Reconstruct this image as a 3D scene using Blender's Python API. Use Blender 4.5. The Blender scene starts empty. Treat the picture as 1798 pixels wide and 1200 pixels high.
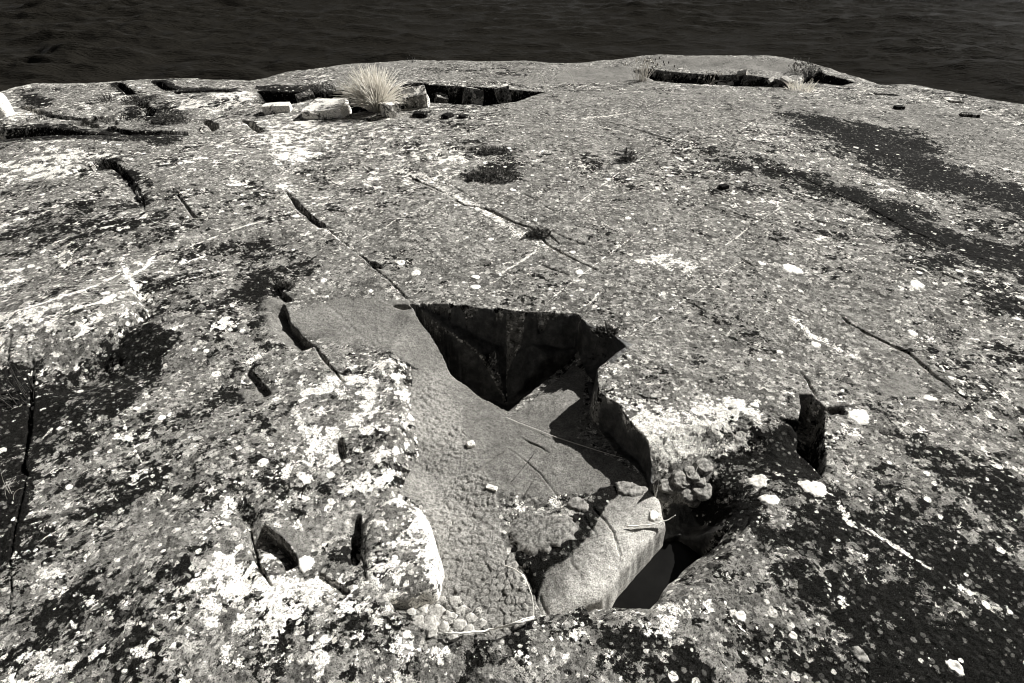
import bpy, bmesh, math, random
import numpy as np
from mathutils import Vector, Matrix
random.seed(7)
RNG = np.random.default_rng(11)
R = math.radians
SC = bpy.context.scene
COL = SC.collection

# ------------------------------------------------------------------ camera, sky, sun, exposure
CAM_H, PITCH, LENS = 1.60, 38.0, 20.0
cam = bpy.data.cameras.new('camera')
cam.lens = LENS; cam.sensor_width = 36; cam.clip_end = 2000; cam.clip_start = 0.02
cam_o = bpy.data.objects.new('camera', cam); COL.objects.link(cam_o)
cam_o.location = (0, 0, CAM_H); cam_o.rotation_euler = (R(90 - PITCH), 0, 0)
SC.camera = cam_o
SUN_AZ, SUN_EL = 54.0, 35.0            # azimuth clockwise from +Y
world = bpy.data.worlds.new('World'); SC.world = world; world.use_nodes = True
wn, wl = world.node_tree.nodes, world.node_tree.links
wn.clear()
sky = wn.new('ShaderNodeTexSky'); sky.sky_type = 'NISHITA'; sky.sun_disc = False
sky.sun_elevation = R(SUN_EL); sky.sun_rotation = R(SUN_AZ)
sky.air_density = 0.4; sky.dust_density = 0.3
bw = wn.new('ShaderNodeRGBToBW'); bg = wn.new('ShaderNodeBackground'); wo = wn.new('ShaderNodeOutputWorld')
wl.new(sky.outputs[0], bw.inputs[0]); wl.new(bw.outputs[0], bg.inputs[0]); wl.new(bg.outputs[0], wo.inputs[0])
bg.inputs[1].default_value = 0.05
sl = bpy.data.lights.new('sun', 'SUN'); sl.energy = 5.0; sl.angle = R(0.5); sl.color = (1.0, 0.985, 0.95)
sun = bpy.data.objects.new('sun', sl); COL.objects.link(sun)
sun.location = (6, 6, 8)
SUNV = Vector((math.sin(R(SUN_AZ)) * math.cos(R(SUN_EL)), math.cos(R(SUN_AZ)) * math.cos(R(SUN_EL)), math.sin(R(SUN_EL))))
sun.rotation_euler = SUNV.to_track_quat('Z', 'Y').to_euler()
SC.view_settings.view_transform = 'Standard'; SC.view_settings.look = 'None'
SC.view_settings.exposure = 1.05; SC.view_settings.gamma = 1.0
SC.cycles.max_bounces = 4; SC.cycles.filter_width = 1.0

# ------------------------------------------------------------------ noise
def _h(ix, iy, s):
    n = (ix.astype(np.uint32) * np.uint32(374761393) + iy.astype(np.uint32) * np.uint32(668265263) + np.uint32((s * 974634777 + 12345) & 0xffffffff))
    n = (n ^ (n >> np.uint32(13))) * np.uint32(1274126177)
    n = (n ^ (n >> np.uint32(16))) * np.uint32(2246822519)
    return ((n ^ (n >> np.uint32(15))) & np.uint32(0xffffff)).astype(np.float64) / 16777215.0
def vn(x, y, s=0):
    fx, fy = np.floor(x), np.floor(y)
    ix, iy = fx.astype(np.int64), fy.astype(np.int64)
    u, v = x - fx, y - fy
    u = u * u * u * (u * (u * 6 - 15) + 10); v = v * v * v * (v * (v * 6 - 15) + 10)
    a, b, c, d = _h(ix, iy, s), _h(ix + 1, iy, s), _h(ix, iy + 1, s), _h(ix + 1, iy + 1, s)
    return (a + (b - a) * u + (c - a) * v + (a - b - c + d) * u * v) * 2 - 1
def fbm(x, y, sc, octv=4, s=0, g=0.5):
    r = 0; a = 1; t = 0
    for k in range(octv):
        ca, sa = math.cos(k * 1.1 + s), math.sin(k * 1.1 + s)
        f = sc * 2.03 ** k
        r = r + a * vn((x * ca - y * sa) * f + 17.3 * k, (x * sa + y * ca) * f + 5.1 * k, s * 31 + k); t += a; a *= g
    return r / t
def sst(a, b, x):
    t = np.clip((x - a) / (b - a), 0, 1); return t * t * (3 - 2 * t)

# ------------------------------------------------------------------ from a point seen in the photograph to a place on the rock
F = LENS / 36 * 1798
CP, SP = math.cos(R(PITCH)), math.sin(R(PITCH))
def ray(px, py):
    a, b = (np.asarray(px, float) - 899) / F, -(np.asarray(py, float) - 600) / F
    return a, CP + b * SP, -SP + b * CP
def h0(X, Y):
    return -0.0035 * ((X - 0.2) ** 2 + (Y - 2.2) ** 2)
def P(px, py, z=None):
    dx, dy, dz = ray(px, py)
    if z is not None:
        t = (z - CAM_H) / dz; return np.stack([dx * t, dy * t], -1)
    t = -CAM_H / dz
    for _ in range(12):
        t = (h0(dx * t, dy * t) - CAM_H) / dz
    return np.stack([dx * t, dy * t], -1)
def PL(pts):
    a = np.array(pts, float); return P(a[:, 0], a[:, 1])

def seg_d(X, Y, a, b):
    ex, ey = b[0] - a[0], b[1] - a[1]; L = ex * ex + ey * ey + 1e-12
    t = np.clip(((X - a[0]) * ex + (Y - a[1]) * ey) / L, 0, 1)
    return np.hypot(X - a[0] - t * ex, Y - a[1] - t * ey), t
def sdf(poly, X, Y, m=0.5):
    poly = np.asarray(poly); out = np.full(X.shape, 9.0)
    lo, hi = poly.min(0) - m, poly.max(0) + m
    k = np.nonzero((X > lo[0]) & (X < hi[0]) & (Y > lo[1]) & (Y < hi[1]))[0]
    if len(k) == 0: return out
    x, y = X[k], Y[k]; d = np.full(x.shape, 9.0); ins = np.zeros(x.shape, bool)
    n = len(poly)
    for i in range(n):
        a, b = poly[i], poly[(i + 1) % n]
        dd, _ = seg_d(x, y, a, b); d = np.minimum(d, dd)
        if a[1] != b[1]:
            c = ((a[1] > y) != (b[1] > y)) & (x < (b[0] - a[0]) * (y - a[1]) / (b[1] - a[1]) + a[0]); ins ^= c
    out[k] = np.where(ins, -d, d); return out
def line_d(line, X, Y, m=0.35):
    """distance to a polyline and the fraction along it"""
    line = np.asarray(line); out = np.full(X.shape, 9.0); fr = np.zeros(X.shape)
    lo, hi = line.min(0) - m, line.max(0) + m
    k = np.nonzero((X > lo[0]) & (X < hi[0]) & (Y > lo[1]) & (Y < hi[1]))[0]
    if len(k) == 0: return out, fr
    x, y = X[k], Y[k]; d = np.full(x.shape, 9.0); f = np.zeros(x.shape); n = len(line) - 1
    for i in range(n):
        dd, t = seg_d(x, y, line[i], line[i + 1]); c = dd < d
        d = np.where(c, dd, d); f = np.where(c, (i + t) / n, f)
    out[k] = d; fr[k] = f; return out, fr

def line_s(line, low, X, Y, m):
    """as line_d, with +1 on the side where the point low lies"""
    d, f = line_d(line, X, Y, m); n = len(line) - 1; line = np.asarray(line); sg = np.zeros(X.shape)
    k = np.nonzero(d < m)[0]
    def side(x, y, i):
        a, b = line[i], line[i + 1]; return (b[..., 0] - a[..., 0]) * (y - a[..., 1]) - (b[..., 1] - a[..., 1]) * (x - a[..., 0])
    i = np.clip((f[k] * n - 1e-9).astype(int), 0, n - 1)
    dl, fl = line_d(line, np.array([low[0]]), np.array([low[1]]), 5); il = np.clip((fl * n - 1e-9).astype(int), 0, n - 1)
    ref = np.sign(side(np.array([low[0]]), np.array([low[1]]), il))[0]
    sg[k] = np.sign(side(X[k], Y[k], i)) * ref
    return d, f, sg

class RBF:
    def __init__(s, pts):
        a = np.array(pts, float); s.c = np.array([P(p[0], p[1], p[2]) for p in a]); z = a[:, 2]; n = len(z)
        A = np.zeros((n + 3, n + 3))
        A[:n, :n] = -np.hypot(s.c[:, None, 0] - s.c[None, :, 0], s.c[:, None, 1] - s.c[None, :, 1]) + np.eye(n) * 1e-4
        A[:n, n] = 1; A[:n, n + 1:] = s.c; A[n:, :n] = A[:n, n:].T
        s.w = np.linalg.solve(A, np.concatenate([z, [0, 0, 0]]))
    def __call__(s, X, Y):
        r = s.w[len(s.c)] + s.w[len(s.c) + 1] * X + s.w[len(s.c) + 2] * Y
        for (cx, cy), w in zip(s.c, s.w): r = r - w * np.sqrt((X - cx) ** 2 + (Y - cy) ** 2 + 4e-4)
        return r

# ------------------------------------------------------------------ the lie of the rock
EDGE = PL([(-700, 330), (-250, 215), (0, 166), (60, 154), (180, 147), (330, 137), (440, 143), (520, 124), (620, 114), (720, 110), (860, 108), (1000, 111),
           (1090, 109), (1170, 102), (1250, 102), (1340, 106), (1420, 118), (1490, 136), (1530, 150), (1600, 152), (1680, 170), (1760, 184), (1800, 192), (2050, 240), (2500, 360)])
ISLAND = np.concatenate([EDGE, [(9.0, 1.0), (8.0, -8.0), (-8.0, -8.0), (-9.0, 1.0)]])
# the broken-out hollow with the dark three-sided pit
RIM = [(720, 527), (1015, 548)]
CAVITY = [(720, 527), (800, 533), (1015, 548), (1040, 573), (1070, 580), (1098, 604), (1075, 622), (1050, 645), (1046, 668), (1052, 692), (1085, 712), (1104, 742),
          (1132, 765), (1150, 798), (1158, 832), (1165, 865), (1174, 920), (1060, 1048), (990, 1085), (930, 1100), (870, 1128), (760, 1124), (690, 1085), (655, 960),
          (660, 860), (655, 700), (560, 640), (500, 560), (560, 500), (640, 490)]
FLOOR = RBF([(722, 532, -.02), (760, 575, -.07), (800, 655, -.15), (890, 720, -.22), (1012, 642, -.24), (950, 680, -.23), (868, 615, -.18), (945, 745, -.20), (990, 690, -.20), (830, 780, -.16),
             (770, 660, -.12), (720, 600, -.05), (660, 590, .0), (600, 540, .06), (560, 600, .06), (640, 520, .03), (715, 650, -.06), (1000, 775, -.15), (1060, 810, -.13),
             (1130, 836, -.11), (870, 855, -.14), (960, 870, -.14), (1050, 860, -.13), (780, 800, -.14), (728, 720, -.09), (735, 820, -.11), (790, 900, -.13), (850, 1000, -.13),
             (780, 1080, -.10), (900, 1090, -.10), (930, 1060, -.13), (735, 1108, -.03), (850, 1128, -.03), (720, 1060, -.07), (680, 900, -.02), (660, 760, .05), (680, 690, .04),
             (640, 980, .04), (1000, 960, -.18), (1080, 1000, -.2), (1160, 900, -.18), (1090, 592, -.05), (1050, 596, -.12), (1060, 660, -.2), (1090, 770, -.17), (1020, 600, -.2), (600, 660, .08)])
# the dark three-sided hole at the back of the hollow: corners as (photo x, y, height)
_v = dict(P1=(720, 530, -.004), P2=(1015, 549, -.004), D1=(845, 622, -.24), D2=(892, 612, -.27), E=(890, 711, -.50), B0=(1012, 640, -.30), A=(890, 721, -.22))
PV = {k: np.array([*P(a, b, c), c]) for k, (a, b, c) in _v.items()}
PV['A'][2] = -.5; PV['P2'][1] += .012; PV['P1'][1] += .012
PIT_TRI = [('P1', 'P2', 'D2'), ('P1', 'D2', 'D1'), ('P1', 'D1', 'E'), ('D1', 'D2', 'E'), ('P2', 'D2', 'E'), ('P2', 'E', 'B0'), ('E', 'B0', 'A')]
PIT_W = np.array([PV[k][:2] for k in ('P1', 'P2', 'B0', 'A')] + [P(846, 697, -.19), P(793, 655, -.14), P(772, 612, -.10), P(748, 578, -.06)])
def pit_z(X, Y):
    z = np.full(X.shape, -.5)
    for t in PIT_TRI:
        a, b, c = [PV[k] for k in t]; D = (b[1] - c[1]) * (a[0] - c[0]) + (c[0] - b[0]) * (a[1] - c[1])
        u = ((b[1] - c[1]) * (X - c[0]) + (c[0] - b[0]) * (Y - c[1])) / D; v = ((c[1] - a[1]) * (X - c[0]) + (a[0] - c[0]) * (Y - c[1])) / D; w = 1 - u - v
        k = (u > -.002) & (v > -.002) & (w > -.002); z = np.where(k, u * a[2] + v * b[2] + w * c[2], z)
    return z
HOLLOW = [(1160, 835), (1110, 752), (1085, 712), (1130, 738), (1250, 725), (1345, 728), (1400, 742), (1425, 780), (1480, 830), (1480, 890), (1370, 960), (1290, 1040), (1190, 1110), (1040, 1100), (1020, 1062), (1040, 1030), (1150, 905), (1148, 868)]
HFLOOR = RBF([(1158, 838, -.11), (1168, 880, -.15), (1220, 930, -.22), (1110, 1035, -.22), (1170, 985, -.24), (1075, 1052, -.19), (1290, 925, .0), (1340, 900, .02), (1190, 1040, .0), (1150, 1078, .03), (1090, 1075, .0), (1245, 985, .0),
              (1200, 855, -.10), (1235, 815, -.08), (1300, 795, -.06), (1390, 782, -.05), (1330, 850, -.02), (1390, 835, .02), (1150, 748, .02), (1240, 736, .02), (1330, 738, .02), (1390, 752, .0),
              (1180, 790, -.04), (1300, 765, -.02), (1110, 752, .05), (1425, 760, -.10), (1425, 800, -.09), (1440, 830, -.02), (1480, 780, .05), (1460, 850, .03), (1420, 900, .05), (1260, 890, -.1)])
# open trenches and broken ledges: outline, depth, run of the wall
TRENCH = [([(452, 160), (560, 157), (620, 152), (700, 152), (725, 146), (800, 151), (905, 155), (955, 158), (905, 176), (852, 184), (810, 182), (750, 180), (700, 194), (640, 196), (608, 200), (600, 178), (560, 170), (475, 190)], .26, .03),
          ([(1108, 124), (1135, 119), (1165, 124), (1230, 131), (1300, 131), (1392, 146), (1396, 156), (1290, 152), (1200, 146), (1150, 139)], .28, .03),
          ([(1412, 124), (1432, 122), (1455, 133), (1500, 147), (1478, 152), (1430, 146), (1408, 146)], .18, .05),
          ([(-200, 210), (0, 222), (95, 222), (170, 232), (205, 238), (120, 244), (40, 247), (-20, 256), (-200, 280)], .10, .08),
          ([(200, 200), (260, 186), (268, 196), (220, 218), (150, 222), (100, 210)], .06, .05),
          ([(215, 172), (240, 172), (278, 192), (262, 203)], .05, .06),
          ([(135, 300), (186, 288), (205, 294), (232, 316), (226, 322), (200, 305), (120, 314)], .05, .05),
          ([(200, 148), (214, 147), (240, 165), (222, 168)], .10, .05), ([(262, 143), (282, 141), (310, 154), (288, 156)], .09, .05), ([(300, 158), (400, 157), (410, 162), (310, 164)], .07, .05),
          ([(1652, 171), (1690, 174), (1692, 183), (1668, 181)], .07, .03),
          ([(1404, 692), (1426, 688), (1447, 716), (1447, 800), (1438, 836), (1420, 806), (1403, 782)], .12, .01),
          ([(1530, 163), (1580, 165), (1578, 169), (1540, 168)], .06, .02),
          ([(345, 205), (362, 203), (382, 216), (376, 232), (366, 222)], .07, .03),
          ([(420, 205), (445, 212), (466, 238), (455, 242)], .06, .03)]
# broken steps: the edge, a point on the low side, drop, how far the low side takes to rise again
WEDGE = [([(462, 922), (485, 940), (508, 962), (528, 998)], (450, 990), .07, .10), ([(485, 488), (495, 510), (514, 526)], (470, 520), .045, .08), ([(496, 530), (508, 562), (526, 585), (548, 604)], (480, 580), .07, .12),
         ([(437, 640), (455, 665), (474, 690)], (430, 680), .025, .08), ([(518, 350), (532, 366), (552, 384), (575, 398)], (515, 385), .032, .09),
         ([(1446, 716), (1478, 712), (1488, 728)], (1465, 750), .04, .06), ([(1320, 903), (1314, 925), (1292, 950)], (1290, 915), .03, .04), ([(594, 762), (597, 785), (606, 802)], (585, 790), .03, .05),
         ([(235, 515), (262, 560), (210, 600), (140, 650), (70, 690)], (230, 660), .05, .22), ([(70, 625), (58, 700), (48, 780), (46, 850)], (10, 740), .015, .2), ([(130, 306), (186, 292), (212, 300), (236, 330), (262, 388)], (180, 330), .03, .25),
         ([(400, 890), (436, 928), (446, 990), (400, 1050)], (470, 990), .03, .08), ([(150, 210), (230, 232), (330, 232), (420, 205)], (260, 250), .035, .3), ([(30, 185), (90, 200), (190, 210)], (100, 225), .03, .25), ([(560, 1010), (618, 1052)], (560, 1060), .02, .05),
         ([(800, 1062), (870, 1120)], (860, 1060), .0, .05), ([(634, 900), (632, 950), (628, 1000)], (600, 980), .05, .05), ([(750, 282), (800, 262), (880, 258)], (830, 290), .03, .2)]
# cracks: line, half width, depth
CRACK = [([(498, 335), (512, 350), (524, 366), (545, 380), (562, 390)], .009, .05), ([(545, 380), (580, 405), (640, 452), (700, 500), (720, 527)], .0035, .025),
         ([(650, 457), (668, 466)], .016, .05), ([(690, 528), (718, 534)], .02, .05),
         ([(792, 346), (815, 360), (852, 366), (880, 378), (900, 388), (925, 396), (960, 408), (985, 424)], .009, .04), ([(700, 300), (790, 345)], .006, .02),
         ([(930, 408), (950, 416), (988, 440), (1060, 475)], .006, .03),
         ([(545, 600), (570, 630), (602, 665)], .006, .03),
         ([(595, 765), (600, 800)], .01, .03),
         ([(1462, 530), (1500, 560), (1545, 585), (1600, 612), (1640, 650), (1700, 700)], .007, .03), ([(1228, 268), (1300, 294), (1400, 308), (1500, 352), (1600, 398), (1700, 440), (1798, 470)], .004, .02),
         ([(60, 620), (52, 690), (40, 760), (48, 840), (30, 920), (22, 1010), (12, 1110)], .003, .015), ([(300, 335), (330, 370), (345, 390), (400, 390)], .008, .03),
         ([(228, 318), (248, 345), (262, 385)], .007, .03), ([(440, 935), (446, 985), (480, 1035)], .005, .04), ([(940, 452), (1000, 478)], .004, .02),
         ([(1196, 520), (1250, 548)], .004, .02), ([(1290, 440), (1330, 466)], .005, .02), ([(1030, 205), (1260, 275)], .006, .02), ([(900, 430), (860, 420)], .004, .01),
         ([(890, 735), (830, 782)], .004, .012), ([(890, 735), (950, 785), (1000, 850)], .003, .01), ([(914, 712), (966, 748)], .004, .012), ([(940, 800), (900, 850)], .003, .01),
         ([(1000, 890), (1008, 930), (1000, 960)], .004, .02), ([(1100, 750), (1160, 800)], .004, .0), ([(1405, 640), (1440, 700)], .004, .02), ([(1640, 470), (1700, 498)], .006, .02)]
for _ in range(46):                                       # the rock's two families of fine joints
    az = R(138 + random.gauss(0, 7)) if random.random() < .6 else R(42 + random.gauss(0, 6))
    cx, cy, L = random.uniform(-4, 4), random.uniform(.6, 6), random.uniform(.25, .9)
    p0 = np.array([cx - math.sin(az) * L / 2, cy - math.cos(az) * L / 2]); p1 = 2 * np.array([cx, cy]) - p0
    mid = (p0 + p1) / 2 + np.array([random.gauss(0, .02), random.gauss(0, .02)])
    CRACK.append((np.array([p0, mid, p1]), random.uniform(.0025, .005), random.uniform(.008, .02)))
# gentle steps: a line with the high side on its left
def as_world(l): return l if isinstance(l, np.ndarray) else PL(l)
TRENCH = [(PL(a), b, c) for a, b, c in TRENCH]
CRACK = [(as_world(a), b, c) for a, b, c in CRACK]
WEDGE = [(PL(a), P(*b), c, d) for a, b, c, d in WEDGE]
CLEFT_W = PL([(1140, 870), (1176, 882), (1212, 880), (1255, 902), (1278, 922), (1262, 945), (1214, 972), (1176, 1006), (1160, 1040), (1140, 1068), (1100, 1058), (1058, 1052), (1030, 1050), (1060, 1000), (1140, 930)])
CAVITY_W, HOLLOW_W = PL(CAVITY), PL(HOLLOW)
BUMPS = [(140, 178, .8, .4, .05), (50, 265, .9, .3, .05), (120, 570, .45, .28, .07), (380, 175, .7, .25, .06), (570, 720, .5, .3, .02), (1250, 680, .4, .2, .02), (1560, 950, .6, .4, .02),
         (200, 650, .3, .12, -.05), (460, 450, .3, .3, -.02), (420, 680, .15, .1, -.03), (1620, 260, .5, .25, -.06), (40, 740, .15, .3, -.04), (330, 960, .25, .25, .03), (1280, 110, 1.3, .3, .07), (600, 1120, .5, .2, .02), (1000, 1130, .4, .2, .02)]

def height(X, Y):
    z = h0(X, Y) + .05 * fbm(X, Y, .45, 3, 3) + .016 * fbm(X, Y, 2.2, 2, 5)
    for px, py, sx, sy, h in BUMPS:
        c = P(px, py); z = z + h * np.exp(-((X - c[0]) / sx) ** 2 - ((Y - c[1]) / sy) ** 2)
    wx, wy = X + .016 * fbm(X, Y, 9, 3, 21), Y + .016 * fbm(X, Y, 9, 3, 22)
    sx_, sy_ = X + .007 * fbm(X, Y, 16, 3, 23), Y + .007 * fbm(X, Y, 16, 3, 24)
    for p, dep, run in TRENCH:
        d = sdf(p, wx, wy); k = d < .05
        z[k] -= dep * sst(.004, -run, d[k]) * np.clip(1 + .55 * fbm(X[k], Y[k], 6, 4, 31), .1, 1.6)
    for l, lo, dep, fade in WEDGE:
        d, t, sg = line_s(l, lo, wx * .5 + X * .5, wy * .5 + Y * .5, fade + .02); k = np.nonzero((d < fade) & (sg > 0) | (d < .006))[0]
        if len(k):
            dd = np.where(sg[k] > 0, d[k], -d[k])
            z[k] -= dep * (1 - np.clip(dd, 0, fade) / fade) ** 1.6 * sst(-.005, .005, dd) * sst(0, .12, t[k]) * sst(1, .86, t[k]) * (1 + .4 * fbm(X[k], Y[k], 12, 3, 33))
    for poly, fl in ((CAVITY_W, FLOOR), (HOLLOW_W, HFLOOR), (CLEFT_W, lambda x, y: x * 0 - .27)):
        d = sdf(poly, sx_, sy_); k = np.nonzero(d < .02)[0]
        if len(k):
            f = fl(X[k], Y[k]) + .006 * fbm(X[k], Y[k], 7, 3, 41)
            b = z[k]; zz = b + (np.minimum(b, f) - b) * sst(.004, -.012, d[k]); z[k] = zz
    d = sdf(PIT_W, X + (sx_ - X) * 1.7, Y + (sy_ - Y) * 1.7); k = np.nonzero(d < .01)[0]
    if len(k):
        x, y = X[k], Y[k]; f = pit_z(x + .006 * fbm(x, y, 20, 3, 47), y + .006 * fbm(x, y, 20, 3, 48)) + .012 * fbm(x, y, 16, 4, 45, .6)
        z[k] += (np.minimum(z[k], f) - z[k]) * sst(.003, -.007, d[k])
    for l, w, dep in CRACK:
        if dep <= 0: continue
        d, t = line_d(l, wx * .6 + X * .4, wy * .6 + Y * .4); k = np.nonzero(d < .08)[0]
        if len(k):
            ww = w * (.35 + .65 * np.sin(np.pi * np.clip(t[k], .02, .98))) * (1 + .5 * fbm(X[k], Y[k], 14, 2, 43))
            z[k] -= dep * np.exp(-(d[k] / np.maximum(ww, .0015)) ** 4) * (.4 + .6 * np.sin(np.pi * np.clip(t[k], .02, .98)))
    d = sdf(ISLAND, X + .05 * fbm(X, Y, 2, 3, 51), Y + .05 * fbm(X, Y, 2, 3, 52), 40)
    dd = np.maximum(d, 0); z = z - .38 * dd ** 2 / (1 + .12 * dd) - .05 * dd
    return np.maximum(z, -5)

# a pixel to its place on the finished rock
def W(pts):
    a = np.atleast_2d(np.array(pts, float)); dx, dy, dz = ray(a[:, 0], a[:, 1]); n = len(a)
    t = np.geomspace(1.1, 14, 500)
    X, Y = np.outer(dx, t), np.outer(dy, t); H = height(X.ravel().copy(), Y.ravel().copy()).reshape(n, -1)
    g = CAM_H + np.outer(dz, t) - H < 0
    i = np.where(g.any(1), g.argmax(1), len(t) - 1); ii = np.maximum(i - 1, 0); r = np.arange(n)
    e0 = CAM_H + dz * t[ii] - H[r, ii]; e1 = CAM_H + dz * t[i] - H[r, i]
    f = np.clip(e0 / (e0 - e1 + 1e-9), 0, 1); tt = t[ii] + (t[i] - t[ii]) * f
    return np.stack([dx * tt, dy * tt], -1)
def Z(x, y): return float(height(np.array([float(x)]), np.array([float(y)]))[0])
def at(px, py):
    w = W([(px, py)])[0]; return Vector((w[0], w[1], Z(w[0], w[1])))
def size_px(px, py):
    """metres per photograph pixel at a point"""
    p = at(px, py); return (p.y * CP + (CAM_H - p.z) * SP) / F

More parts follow.
